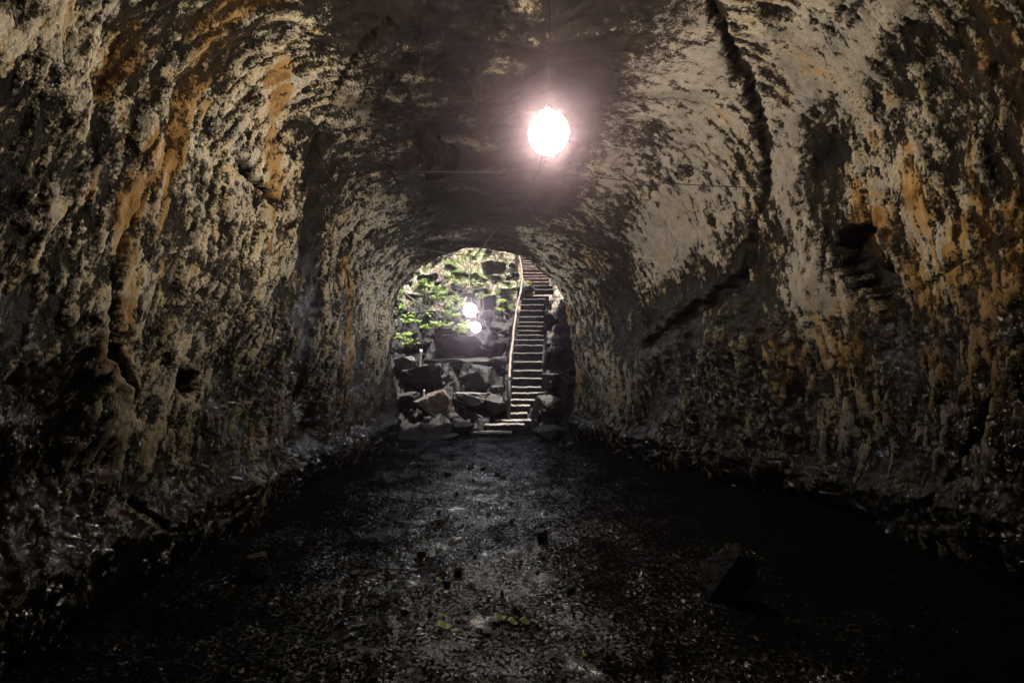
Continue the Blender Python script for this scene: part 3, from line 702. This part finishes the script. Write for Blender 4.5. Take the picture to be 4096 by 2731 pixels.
    flow[-len(rims):, :, 0] += np.array([.06, .6, 1.3, 1.8, 2.3, 3.4, 5.0, 7.0])[:, None]
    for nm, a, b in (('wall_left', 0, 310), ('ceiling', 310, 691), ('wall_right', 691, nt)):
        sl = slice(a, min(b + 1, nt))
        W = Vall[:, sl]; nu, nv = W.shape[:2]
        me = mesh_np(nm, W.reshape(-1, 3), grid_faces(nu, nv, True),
                     {'flow': flow[:, sl].reshape(-1, 3), 'crust': A[0][:, sl].ravel(), 'ochre': A[1][:, sl].ravel(), 'wet': A[2][:, sl].ravel(), 'roof_dark': A[3][:, sl].ravel(), 'baked_light': A[4][:, sl].ravel(), 'grey': A[5][:, sl].ravel(), 'brush': brush[:, sl].reshape(-1, 3)})
        tag(link(nm, me, M_CAVE), {'wall_left': 'rough left wall of the lava tunnel with ochre streaks and a long crack', 'ceiling': 'dark arched roof of the lava tunnel',
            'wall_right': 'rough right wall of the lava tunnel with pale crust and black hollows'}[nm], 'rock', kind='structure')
build_tunnel()

# ------------------------------------------------------------------ the floor
def floor_z(x, y):
    z = .05 * fbm(x * .5, y * .5, 201, 3) + .030 * fbm(x * 2.2, y * 2.2, 203, 4) + .022 * fbm(x * 8, y * 8, 205, 3)
    f1, f2, i = worley(x * 6, y * 6, 207)
    z += .016 * np.clip(1 - f1 * 1.6, 0, 1) * (i > .6)
    f1, f2, i = worley(x * 15, y * 15, 209)
    z += .010 * np.clip(1 - f1 * 1.7, 0, 1) * (i > .5)
    side = np.clip((np.abs(x - .2 * (1 - np.clip((y - 4) / 6, 0, 1) * 3.5)) - 1.6) / 1.6, 0, 1)
    return z + .10 * side ** 2 - .03

def build_floor():
    ys = [-6.3]
    while ys[-1] < 11.4:
        y = ys[-1]; ys.append(y + (.15 if y < 1.5 else min(max(y * y / 700, .010), .04)))
    Y = np.array(ys); X = np.linspace(-3.4, 4.6, 641)
    xx, yy = np.meshgrid(X, Y)
    zz = floor_z(xx, yy)
    me = mesh_np('cave_floor', np.stack([xx, yy, zz], -1).reshape(-1, 3), grid_faces(len(Y), len(X), True))
    tag(link('floor', me, M_FLOOR), 'black wet lava floor of the tunnel', 'floor', kind='structure')
build_floor()

# ------------------------------------------------------------------ the rubble slope outside
ST = np.array([(s[0], s[1], s[2], s[3]) for s in STEPS])
def slope(y):
    return np.where(y < 10.95, 0, np.where(y < 20, .727 * (y - 10.95), .727 * 9.05 + .60 * (y - 20)))
def hill_z(x, y):
    z = slope(y)
    r = .18 * fbm(x * .8, y * .8, 301, 4) - .26 * sstep(11.2, 11.8, y) * sstep(15.5, 13.5, y)
    f1, f2, i = worley(x * 1.7, y * 1.7, 303); r += .26 * sstep(.02, .30, f2 - f1) * (i - .25)
    f1, f2, i = worley(x * 4.1, y * 4.1, 305); r += .13 * sstep(.02, .28, f2 - f1) * (i - .2)
    f1, f2, i = worley(x * 10, y * 10, 307); r += .05 * sstep(.02, .25, f2 - f1) * i
    r += .03 * fbm(x * 9, y * 9, 309, 3)
    z = z + r * sstep(10.6, 11.6, y)
    z = z + .10 * np.clip(-2.6 - x, 0, 9) + .20 * np.clip(np.abs(x) - 4.5, 0, 20) ** 1.2
    # bed of the stairs, with an added shading bank on its right side
    sz = np.interp(y, ST[:, 0], ST[:, 1], left=0); sl = np.interp(y, ST[:, 0], ST[:, 2]); sr = np.interp(y, ST[:, 0], ST[:, 3])
    inside = sstep(sl - .18, sl - .02, x) * sstep(sr + .14, sr + .0, x) * sstep(10.6, 11.0, y) * (y < 21.6)
    z = z * (1 - inside) + (sz - .20) * inside
    edge = .137 * y + .06 + .10 * fbm(y * 1.2, z * 1.2, 311, 3)           # tall bank added out of view, right of the stairs, to shade the pit
    z += 4.6 * sstep(edge, edge + .35, x) * sstep(10.4, 11.0, y) * sstep(18.5, 17, y)
    return np.where(y < 11.0, np.minimum(z, .02 - .10 * sstep(10.9, 10.2, y)), z)

def build_hill():
    Y = np.concatenate([np.arange(9.9, 21.5, .035), np.arange(21.5, 32, .25)])
    X = np.concatenate([np.arange(-12, -4.6, .2), np.arange(-4.6, 2.6, .03), np.arange(2.6, 12, .2)])
    xx, yy = np.meshgrid(X, Y)
    zz = hill_z(xx, yy)
    me = mesh_np('hillside', np.stack([xx, yy, zz], -1).reshape(-1, 3), grid_faces(len(Y), len(X), True))
    tag(link('hillside', me, M_HILL), 'rubble slope rising outside the tunnel mouth', 'slope', kind='structure')
build_hill()

# ------------------------------------------------------------------ rocks
_ico = {}
def ico(n):
    if n not in _ico:
        bm = bmesh.new(); bmesh.ops.create_icosphere(bm, subdivisions=n, radius=1)
        _ico[n] = (np.array([v.co for v in bm.verts]), np.array([[v.index for v in f.verts] for f in bm.faces])); bm.free()
    return _ico[n]

def rock_mesh(name, size, shape, seed, sub=4, mat=None):
    r = np.random.default_rng(seed)
    V, Fs = ico(sub); p = V.copy()
    planes = []
    def cut(n, off): planes.append((np.array(n, float) / np.linalg.norm(n), off))
    if shape == 'flat': cut((r.normal() * .08, -.18, 1), .5); cut((.1, -1, .1), .72); cut((-.9, -.5, .1), .78); cut((.9, -.4, 0), .8)
    elif shape == 'slab': cut((r.normal() * .12, -.50, 1), .45); cut((.1, -1, -.2), .7); cut((-1, -.2, .2), .85); cut((1, -.3, .1), .85)
    elif shape == 'block': cut((r.normal() * .06, -.12, 1), .58); cut((.3 * r.normal(), -1, -.12), r.uniform(.5, .7)); cut((-1, -.4 * r.random(), .35 * r.normal()), r.uniform(.55, .8)); cut((1, -.4 * r.random(), .35 * r.normal()), r.uniform(.55, .8)); cut((0, -.1, -1), .6)
    elif shape == 'shard': cut((.9, -.5, .35), .42); cut((-.9, -.6, .25), .45); cut((.2, -1, .2), .5); cut((-.2, .3, 1), .85)
    elif shape == 'diamond':
        poly = [(-.96, .29), (.5, .95), (.85, .4), (.75, -.85), (.2, -1.0)]
        for (ax, az), (bx, bz) in zip(poly, poly[1:] + poly[:1]):
            nn = np.array((-(bz - az), -.0, bx - ax)); nn /= np.linalg.norm(nn); cut(nn + np.array((0, -.15, 0)), abs(nn[0] * ax + nn[2] * az) * .8)
        cut((.1, -1, .1), .5)
    else: cut((r.normal() * .3, -.6, .9), .8); cut((r.normal(), -.8, .2), .75)
    for _ in range(11 if shape != 'diamond' else 2):
        n = r.normal(size=3); cut(n, r.uniform(.60, .9))
    if shape == 'block': p = p / (np.abs(p) ** 3.2).sum(1, keepdims=True) ** (1 / 3.2) * .9
    for n, off in planes:
        d = p @ n; p = p - n * np.maximum(d - off, 0)[:, None] * .97
    ext = np.abs(p).max(0)
    p = p / ext
    a = p[:, 0] * 1.0 + p[:, 2] * .7 + seed; b = p[:, 1] * 1.0 - p[:, 2] * .6 + seed * .37
    nz = fbm(a * 1.6, b * 1.6, seed % 97, 3) * .13 + fbm(a * 6, b * 6, seed % 89, 4, .6) * .08
    p = p * (1 + nz[:, None])
    p = p * (np.array(size) / 2)
    me = mesh_np(name, p, Fs)
    # hard break between facets, soft inside them
    me.set_sharp_from_angle(angle=.55)
    if mat: me.materials.append(mat)
    return me

for k, (x, y, z, w, h, shape, label) in enumerate(BOULDERS):
    if 'moss' in label: m = 'moss'
    elif 'brown' in label: m = 'brown' if shape == 'diamond' else 'dark'
    elif 'pale' in label or 'lit ' in label : m = 'pale'  # lit rocks get the pale basalt: their brightness is put into the colour
    else: m = 'dark'
    if 'right of the brown' in label: m = 'pale'
    d = max(.6 * (w + h), h * .9)
    if shape == 'diamond': d = .6
    small = w < .3
    o = link('stone' if small else 'boulder', rock_mesh('boulder', (w * 1.12, d, h * 1.15), shape, 500 + k * 7, 5 if w > .8 else 4, M_ROCK[m]), loc=(x, y + (d * .5 - .45 if y > 11.2 else 0), z))
    tl = .05 if shape in ('diamond', 'slab') else .20
    o.rotation_euler = (random.uniform(-.12, .06), random.uniform(-tl, tl), random.uniform(-.4, .4))
    tag(o, label, 'stone' if small else 'boulder')

# loose filler rubble on the slope
fill_meshes = [rock_mesh('stone', (1, .9, .7), ('block', 'flat', 'dome', 'slab')[i % 4], 900 + i, 3, M_ROCK[('dark', 'pale', 'moss', 'dark', 'pale', 'dark')[i % 6]]) for i in range(12)]
n = 0
for i in range(900):
    if n >= 200: break
    y = random.uniform(11.3, 20.5); x = random.uniform(-4.4, 1.9)
    sl = np.interp(y, ST[:, 0], ST[:, 2]); sr = np.interp(y, ST[:, 0], ST[:, 3])
    if sl - .16 < x < sr + .12: continue
    s = random.choice((.14, .18, .22, .28, .36, .45))
    zz = float(hill_z(np.array([x]), np.array([y]))[0])
    o = link('stone', random.choice(fill_meshes if y > 14.5 else [fill_meshes[j] for j in (0, 3, 5, 6, 9, 11)]), loc=(x, y, zz + s * .10)); o.scale = (s, s, s)
    o.rotation_euler = (random.uniform(-.4, .4), random.uniform(-.4, .4), random.uniform(0, TAU))
    tag(o, 'small angular stone among the loose rubble of the slope outside', 'stone', 'loose stones of the rubble slope'); n += 1

# ------------------------------------------------------------------ the stairs
def step_mesh(x0, x1, y0, y1, z, zb, seed):
    nx = 22; mbx = []
    prof = [(0, zb), (0, z - .034), (.006, z - .016), (.028, z - .003), (.10, z), (y1 - y0, z + .01), (y1 - y0, zb)]
    V = []
    for i in range(nx + 1):
        x = x0 + (x1 - x0) * i / nx
        jz = .014 * float(perlin(np.array([x * 4.1]), np.array([seed * 1.7]), 5)[0]) + .010 * float(perlin(np.array([x * 13.]), np.array([seed * 2.3]), 6)[0])
        jy = .02 * float(perlin(np.array([x * 3.]), np.array([seed * 3.1]), 8)[0])
        for j, (dy, pz) in enumerate(prof):
            V.append((x, y0 + dy + (jy if j < 5 else 0), pz + (jz if 0 < j < 6 else 0)))
    V = np.array(V); n = len(prof)
    F = [(i * n + j, i * n + (j + 1) % n, (i + 1) * n + (j + 1) % n, (i + 1) * n + j) for i in range(nx) for j in range(n)]
    me = bpy.data.meshes.new('step'); me.from_pydata(V.tolist(), [], F + [tuple(range(n)), tuple(nx * n + j for j in reversed(range(n)))])
    for p in me.polygons: p.use_smooth = False
    me.update(); return me
stairs = thing('staircase', 'long narrow stone staircase climbing the rubble slope out of the tunnel', 'staircase', (0.4, 11.0, 0))
for i, (y, z, a, b) in enumerate(STEPS):
    y1 = STEPS[i + 1][0] + .06 if i + 1 < len(STEPS) else y + .35
    zb = (STEPS[i - 2][1] if i > 1 else -.2) - .12
    o = link('step', step_mesh(a - .4, b - .4, y - 11.0, y1 - 11.0, z, min(zb, z - .25), i), M_STEPRED if i >= 25 else M_STEP, stairs)
    if i == 25: o['label'] = 'lowest red brown step of the upper flight'

# ------------------------------------------------------------------ handrail, posts and stakes
rail = thing('handrail', 'crooked wooden pole handrail running up the left side of the stairs', 'handrail', (-.07, 11.75, 0))
off = Vector((-.07, 11.75, 0))
def smooth_path(pts, k=4):
    out = []
    P = [Vector(p) for p in pts]
    for i in range(len(P) - 1):
        p0 = P[max(i - 1, 0)]; p1 = P[i]; p2 = P[i + 1]; p3 = P[min(i + 2, len(P) - 1)]
        for j in range(k):
            t = j / k
            out.append(.5 * ((2 * p1) + (p2 - p0) * t + (2 * p0 - 5 * p1 + 4 * p2 - p3) * t * t + (3 * p1 - p0 - 3 * p2 + p3) * t ** 3))
    return out + [P[-1]]
rp = smooth_path(RAIL, 6)
mb = MB(); mb.tube([p - off + Vector((random.uniform(-.006, .006), 0, random.uniform(-.006, .006))) for p in rp], [.034 + .006 * math.sin(i * 1.7) for i in range(len(rp))], 10)
mb.build('pole', M_WOOD, rail)
for (x, y, z0, z1, r, m) in ((-.09, 11.78, .2, 1.40, .05, M_DARKWOOD), (.0, 13.2, 1.3, 2.42, .035, M_DARKWOOD), (.40, 16.75, 4.0, 4.98, .04, M_DARKWOOD)):
    mb = MB(); mb.tube([(x, y, z0), (x + .01, y, (z0 + z1) / 2), (x, y, z1)], [r * 1.1, r, r * .95], 9)
    o = mb.build('post', m, rail); o.location = -off
def stake(name, label, cat, x, y, z0, z1, r0, r1, mat, lean=(0, 0), n=10):
    mb = MB(); h = z1 - z0
    pts = [(lean[0] * t + .012 * math.sin(t * 7), lean[1] * t, -.15 + (h + .15) * t) for t in [i / 8 for i in range(9)]]
    mb.tube(pts, [r0 + (r1 - r0) * i / 8 + .003 * math.sin(i * 2.3) for i in range(9)], n)
    return tag(mb.build(name, mat, loc=(x, y, z0)), label, cat)
stake('log_post', 'stout upright log beside the top of the handrail', 'post', .19, 18.41, 5.45, 6.36, .072, .062, M_LOG, (.0, 0))
stake('wooden_stake', 'pale bleached wooden stake standing in the rubble at the left', 'stake', -2.63, 12.9, 1.45, 2.19, .026, .042, M_PALEWOOD, (.04, .03))
stake('wooden_stump', 'short grey broken stump behind the brown diamond shaped boulder', 'stump', -2.35, 12.15, .88, 1.08, .03, .026, M_PALEWOOD)

# ------------------------------------------------------------------ plants
def leaf_disc(mb, c, r, nrm, az, mi=0, n=7):
    nrm = Vector(nrm).normalized(); a = nrm.orthogonal().normalized(); b = nrm.cross(a)
    u = a * math.cos(az) + b * math.sin(az); v = nrm.cross(u)
    V = [Vector(c)]
    for k in range(n):
        w = TAU * k / n; rr = r * (1 + .18 * math.cos(3 * w) + random.uniform(-.08, .08))
        V.append(Vector(c) + u * math.cos(w) * rr * 1.15 + v * math.sin(w) * rr * .85 + nrm * (.22 * r * math.cos(2 * w) + .1 * r))
    mb.add(V, [(0, 1 + k, 1 + (k + 1) % n) for k in range(n)], mi)
def leafy_plant(x, y, z, size, label, group, seed):
    random.seed(seed)
    t = thing('leafy_plant', label, 'plant', (x, y, z - .12), group)
    st = MB(); lf = MB()
    for k in range(random.randint(14, 22)):
        a = random.uniform(0, TAU); rad = size * random.uniform(.15, 1); hh = .12 + size * random.uniform(.15, .75)
        tip = Vector((math.cos(a) * rad, math.sin(a) * rad * .7 - .05, hh))
        st.tube([(0, 0, 0), tip * .5 + Vector((0, 0, .06)), tip], .004, 4)
        leaf_disc(lf, tip, random.uniform(.028, .066), (random.gauss(0, .35), -.45 + random.gauss(0, .3), 1), random.uniform(0, TAU))
    st.build('stem', M_LEAF, t); lf.build('leaves', M_LEAF, t, smooth=False)
for k, (x, y, z) in enumerate(PLANTS):
    hz = float(hill_z(np.array([x]), np.array([y]))[0])
    near_stairs = k >= 38 and x > -1.5
    left_edge = x < -3.3
    lab = ('bright green plant on the rocks between the hanging cable and the stairs' if near_stairs else
           'bright green plant on the dark rubble close to the left edge of the tunnel mouth' if left_edge else
           'bright green leafy plant in the patch left of the two distant lamps')
    grp = 'plants between cable and stairs' if near_stairs else 'plants by the left tunnel edge' if left_edge else 'leafy plants left of the distant lamps'
    leafy_plant(x, y - .1, z, random.uniform(.16, .27), lab, grp, 40 + k)
random.seed(99)

# grass, leaf litter and moss tufts over the upper slope: nobody could count it
def ground_cover():
    mb = MB()
    for i in range(16000):
        y = random.uniform(15.6, 22.5); x = random.uniform(-4.6, 1.4)
        sl = np.interp(y, ST[:, 0], ST[:, 2]); sr = np.interp(y, ST[:, 0], ST[:, 3])
        if sl - .1 < x < sr + .1: continue
        if random.random() > (y - 15) / 4: continue
        V0 = (x, y)
        pts.append((x, y, random.random()))
    arr = np.array(pts); zz = hill_z(arr[:, 0], arr[:, 1])
    pat = fbm(arr[:, 0] * .9, arr[:, 1] * .9, 401, 3)
    for (x, y, r), z, p in zip(pts, zz, pat):
        a = random.uniform(0, TAU); L = random.uniform(.06, .20)
        mi = 0 if p + random.uniform(-.25, .25) > .02 else (1 if random.random() < .6 else 2)
        if mi == 0:
            tip = Vector((math.cos(a) * L * .5, math.sin(a) * L * .5 - .02, L * .8)); w = .010
        else:
            tip = Vector((math.cos(a) * L, math.sin(a) * L, L * .25)); w = .012
        side = Vector((-math.sin(a), math.cos(a), 0)) * w
        b = Vector((x, y, z - .01))
        mb.add([b - side, b + side, b + tip * .55 + side * .9 + Vector((0, 0, .02)), b + tip, b + tip * .55 - side * .9 + Vector((0, 0, .02))], [(0, 1, 2, 3, 4)], mi)
    o = mb.build('ground_cover', M_GRASS, smooth=False)
    tag(o, 'grass and dry leaf litter on the sunny upper slope', 'ground cover', kind='stuff')
pts = []
ground_cover()

# dry roots and twigs
TWIGS = [((-2.75, 17.6, 4.95), (-2.9, 17.9, 5.5), (-2.55, 18.3, 6.3), 'long dry root hanging at the upper left of the slope'),
         ((-2.9, 16.9, 4.45), (-2.6, 17.2, 4.8), (-2.2, 17.5, 5.05), 'pale branch lying slantwise above the leafy plants'),
         ((-3.8, 16.2, 4.2), (-3.45, 16.0, 3.95), (-3.0, 15.8, 3.7), 'straight pale stick lying among rubble near the left tunnel edge'),
         ((-1.95, 18.2, 5.4), (-1.8, 18.4, 5.75), (-1.65, 18.5, 6.1), 'thin upright twig beside the hanging cable high on the slope'),
         ((-.55, 14.4, 2.55), (-.35, 14.3, 2.7), (-.10, 14.2, 2.78), 'short stick poking out towards the handrail'),
         ((-2.3, 18.6, 5.9), (-2.7, 18.9, 6.2), (-3.2, 19.2, 6.3), 'thin dry twig arching over leaf litter at the slope top'),
         ((-.9, 19.2, 6.2), (-.6, 19.0, 6.15), (-.2, 18.8, 5.9), 'bowed dry branch on the leaf litter left of the log post'),
         ((-1.05, 16.0, 4.05), (-1.0, 15.8, 3.7), (-1.1, 15.6, 3.3), 'thin root dangling right of the upper distant lamp')]
for a, b, c, lab in TWIGS:
    mb = MB(); mb.tube([Vector(p) + Vector((0, 0, .12)) for p in smooth_path((a, b, c), 6)], .013, 6)
    tag(mb.build('dry_twig', M_TWIG), lab, 'twig')

# ------------------------------------------------------------------ lamps, cables and wires
def sag(a, b, s, n=14):
    a = Vector(a); b = Vector(b)
    return [a.lerp(b, i / n) - Vector((0, 0, 4 * s * (i / n) * (1 - i / n))) for i in range(n + 1)]
def lamp(x, y, z, r, mat, top, label):
    t = thing('hanging_lamp', label, 'lamp', (x, y, z))
    mb = MB(); mb.lathe([(.001, -r)] + [(r * math.sin(a), -r * math.cos(a)) for a in [math.pi * i / 18 for i in range(1, 17)]] + [(r * .28, r * 1.0)], n=28)
    mb.build('globe', mat, t)
    mb = MB(); mb.lathe([(.001, r * .96), (r * .22, r * .97), (r * .24, r * 1.12), (r * .16, r * 1.28), (r * .05, r * 1.36), (.001, r * 1.36)], n=16)
    mb.build('socket', M_SOCKET, t)
    mb = MB(); mb.tube([(0, 0, r * 1.3), (.01, 0, (r * 1.3 + top - z) / 2), (0, 0, top - z)], .005, 6)
    mb.build('cord', M_CABLE, t)
G1 = mat_glow('lamp_glow_warm', (1.0, .86, .70, 1), 47)
G2 = mat_glow('lamp_glow_cool', (.92, .95, 1.0, 1), 27)
LX, LY, LZ = .354, 4.4, 3.89
lamp(LX, LY, LZ, .19, G1, 5.6, 'big glaring globe lamp hanging under the tunnel roof, nearest of three')
lamp(-.78, 8.5, 2.72, .12, G2, 3.70, 'upper of the two small bright lamps in front of the slope')
lamp(-.795, 10.0, 2.54, .105, G2, 3.12, 'lower and smaller of the two bright lamps in front of the slope')
def wire(name, pts, r, label, cat, mat):
    mb = MB(); mb.tube(pts, r, 6); tag(mb.build(name, mat), label, cat)
W1L, W1M, W1R = (-2.45, 5.42, 4.0), (.34, 5.9, 4.17), (3.1, 5.55, 3.82)
wire('support_wire', sag(W1L, W1M, .02)[:-1] + sag(W1M, W1R, .03), .005, 'thin wire stretched across the tunnel below the big lamp', 'wire', M_WIRE)
W2L, W2M, W2R = (-2.6, 6.56, 3.68), (-.70, 8.5, 3.72), (1.5, 8.7, 4.18)
wire('support_wire', sag(W2L, W2M, .06)[:-1] + sag(W2M, W2R, .05), .0055, 'thin wire sagging across the tunnel just above its far opening', 'wire', M_WIRE)
W3L, W3M, W3R = (-2.7, 7.5, 3.12), (-.795, 10.0, 3.13), (1.35, 10.0, 3.45)
wire('support_wire', sag(W3L, W3M, .03)[:-1] + sag(W3M, W3R, .03), .0055, 'thin wire crossing the tunnel mouth above the two small lamps', 'wire', M_WIRE)
wire('power_cable', sag((LX, LY, LZ + .27), W1M, .06)[:-1] + sag(W1M, W2M, .03, 20), .011, 'black power cable running along the roof from the big lamp to the mouth', 'cable', M_CABLE)

# ------------------------------------------------------------------ stones and leaves on the floor
def fz(x, y): return float(floor_z(np.array([x]), np.array([y]))[0])
me = rock_mesh('boulder', (.36, .30, .62), 'shard', 77, 5, M_ROCK['dark'])
o = link('boulder', me, loc=(1.55, 3.25, .13)); o.rotation_euler = (.1, .42, -.4)
tag(o, 'angular slab of rock tilted on the dark floor by the right wall', 'boulder')
me = rock_mesh('boulder', (.22, .22, .26), 'dome', 78, 4, M_ROCK['dark'])
tag(link('boulder', me, loc=(-1.98, 3.55, .08)), 'lone rounded rock on the dark floor by the left wall', 'boulder')
for k, (x, y, w, h) in enumerate(FLOOR_STONES):
    me = rock_mesh('stone', (w, (w + h) * .5, h * 1.25), ('block', 'dome', 'shard', 'flat')[k % 4], 1200 + k, 3, M_ROCK['dark'])
    o = link('stone', me, loc=(x, y, fz(x, y) + h * .42)); o.rotation_euler = (0, 0, random.uniform(0, 6))
    tag(o, 'biggest of the black stones on the wet floor' if k == 0 else 'small black stone on the wet tunnel floor', 'stone', None if k == 0 else 'black stones scattered on the tunnel floor')
for k in range(60):
    y = random.uniform(2.5, 9.5); x = random.gauss(-.2, 1.2)
    if abs(x + .1) > 2.2: continue
    s = random.uniform(.018, .05)
    o = link('stone', random.choice(fill_meshes), loc=(x, y, fz(x, y) + s * .12)); o.scale = (s, s, s); o.rotation_euler = (random.uniform(-.5, .5), random.uniform(-.5, .5), random.uniform(0, 6))
    tag(o, 'small black stone on the wet tunnel floor', 'stone', 'black stones scattered on the tunnel floor')
def fallen(x, y, L, mat, label, yaw, group=None):
    L *= .85
    mb = MB(); n = 8; V = []
    for i in range(n + 1):
        t = i / n; w = .36 * L * math.sin(math.pi * (t * .94 + .03)) ** .8
        zc = .010 + .012 * math.sin(t * 6 + yaw)
        for s, dz in ((-1, .12), (0, 0), (1, .10)):
            V.append((t * L - L / 2, s * w, zc + dz * w * 1.4))
    mb.add(V, [(i * 3 + j, i * 3 + j + 1, i * 3 + j + 4, i * 3 + j + 3) for i in range(n) for j in range(2)])
    o = mb.build('fallen_leaf', mat, loc=(x, y, fz(x, y) + .016)); o.rotation_euler = (0, 0, yaw); tag(o, label, 'leaf', group)
fallen(-.08, 2.96, .11, M_YELLOWLEAF, 'largest yellow green leaf, left half of the bright pair on the wet floor', .15)
fallen(.00, 2.94, .09, M_YELLOWLEAF, 'yellow green leaf touching the right end of the largest one', -.3)
fallen(.08, 2.95, .08, M_YELLOWLEAF, 'pale curled leaf just right of the bright leaf pair', -.5)
fallen(.145, 2.93, .045, M_YELLOWLEAF, 'smallest yellow leaf at the right end of the leaf row', .2)
fallen(-.45, 2.99, .09, M_YELLOWLEAF, 'dull yellow green leaf lying between brown leaves and the bright pair', .5)
fallen(-.43, 2.84, .13, M_YELLOWLEAF, 'long thin yellow green leaf nearest to the viewer', .1)
fallen(-.71, 3.06, .10, M_BROWNLEAF, 'crumpled brown leaf on the wet floor, the nearer of two', .6)
fallen(-.73, 3.18, .10, M_BROWNLEAF, 'flat brown leaf on the wet floor, the farther of two', -.2)
fallen(-.56, 3.50, .06, M_GREENLEAF, 'small green leaf beside a black stone on the floor', .1)
fallen(-2.3, 3.02, .06, M_BROWNLEAF, 'little orange brown leaf at the foot of the left wall', 1.0)

# ------------------------------------------------------------------ haze
if HAZE > 0:
    mb = MB()
    x0, x1, y0, y1, z0, z1 = -15, 15, -8, 34, -1.5, 24
    mb.add([(x0, y0, z0), (x1, y0, z0), (x1, y1, z0), (x0, y1, z0), (x0, y0, z1), (x1, y0, z1), (x1, y1, z1), (x0, y1, z1)],
           [(3, 2, 1, 0), (4, 5, 6, 7), (0, 1, 5, 4), (1, 2, 6, 5), (2, 3, 7, 6), (3, 0, 4, 7)])
    m = NT('glare_mist'); m.t.nodes.remove(m.bsdf)  # added mist; its forward scatter stands in for glare round the lamps
    v = m.n('ShaderNodeVolumePrincipled'); v.inputs['Color'].default_value = (.98, .74, .88, 1)
    v.inputs['Density'].default_value = HAZE; v.inputs['Anisotropy'].default_value = .935
    m.l(v.outputs[0], m.out.inputs['Volume'])
    tag(mb.build('haze', m.mat, smooth=False), 'thin added mist imitating the glare round the lamps', 'haze', kind='stuff')

# ------------------------------------------------------------------ light, sky, camera
world = bpy.data.worlds.new('World'); scene.world = world; world.use_nodes = True
wt = world.node_tree; bg = wt.nodes['Background']
sky = wt.nodes.new('ShaderNodeTexSky'); sky.sky_type = 'NISHITA'; sky.sun_disc = False
EL, AZ = math.radians(74), math.radians(52)
sky.sun_elevation = EL; sky.sun_rotation = AZ
wt.links.new(sky.outputs[0], bg.inputs['Color']); bg.inputs['Strength'].default_value = .05
sd = bpy.data.lights.new('sun', 'SUN'); sd.energy = 5; sd.angle = math.radians(.53); sd.color = (1, .95, .86)
so = bpy.data.objects.new('sun', sd); COL.objects.link(so)
to_sun = Vector((math.sin(AZ) * math.cos(EL), math.cos(AZ) * math.cos(EL), math.sin(EL)))
so.rotation_euler = (-to_sun).to_track_quat('-Z', 'Y').to_euler(); so.location = (0, 15, 15)

cd = bpy.data.cameras.new('camera'); cam = bpy.data.objects.new('camera', cd); COL.objects.link(cam)
cd.sensor_width = 36; cd.lens = 36 * 1045 / 2352; cd.shift_y = 66 / 2352
cam.location = (0, 0, 1.6); cam.rotation_euler = (math.radians(90), 0, 0)
cd.clip_start = .05; cd.clip_end = 500
scene.camera = cam

scene.view_settings.view_transform = 'Standard'; scene.view_settings.look = 'None'
scene.view_settings.exposure = EXPOSURE; scene.view_settings.gamma = 1
scene.render.engine = 'CYCLES'
cy = scene.cycles
cy.use_denoising = True; cy.denoiser = 'OPENIMAGEDENOISE'
cy.max_bounces = 6; cy.diffuse_bounces = 2; cy.glossy_bounces = 3; cy.volume_bounces = 0
cy.use_adaptive_sampling = True; cy.adaptive_threshold = .01
cy.caustics_reflective = False; cy.caustics_refractive = False
cy.sample_clamp_indirect = 4
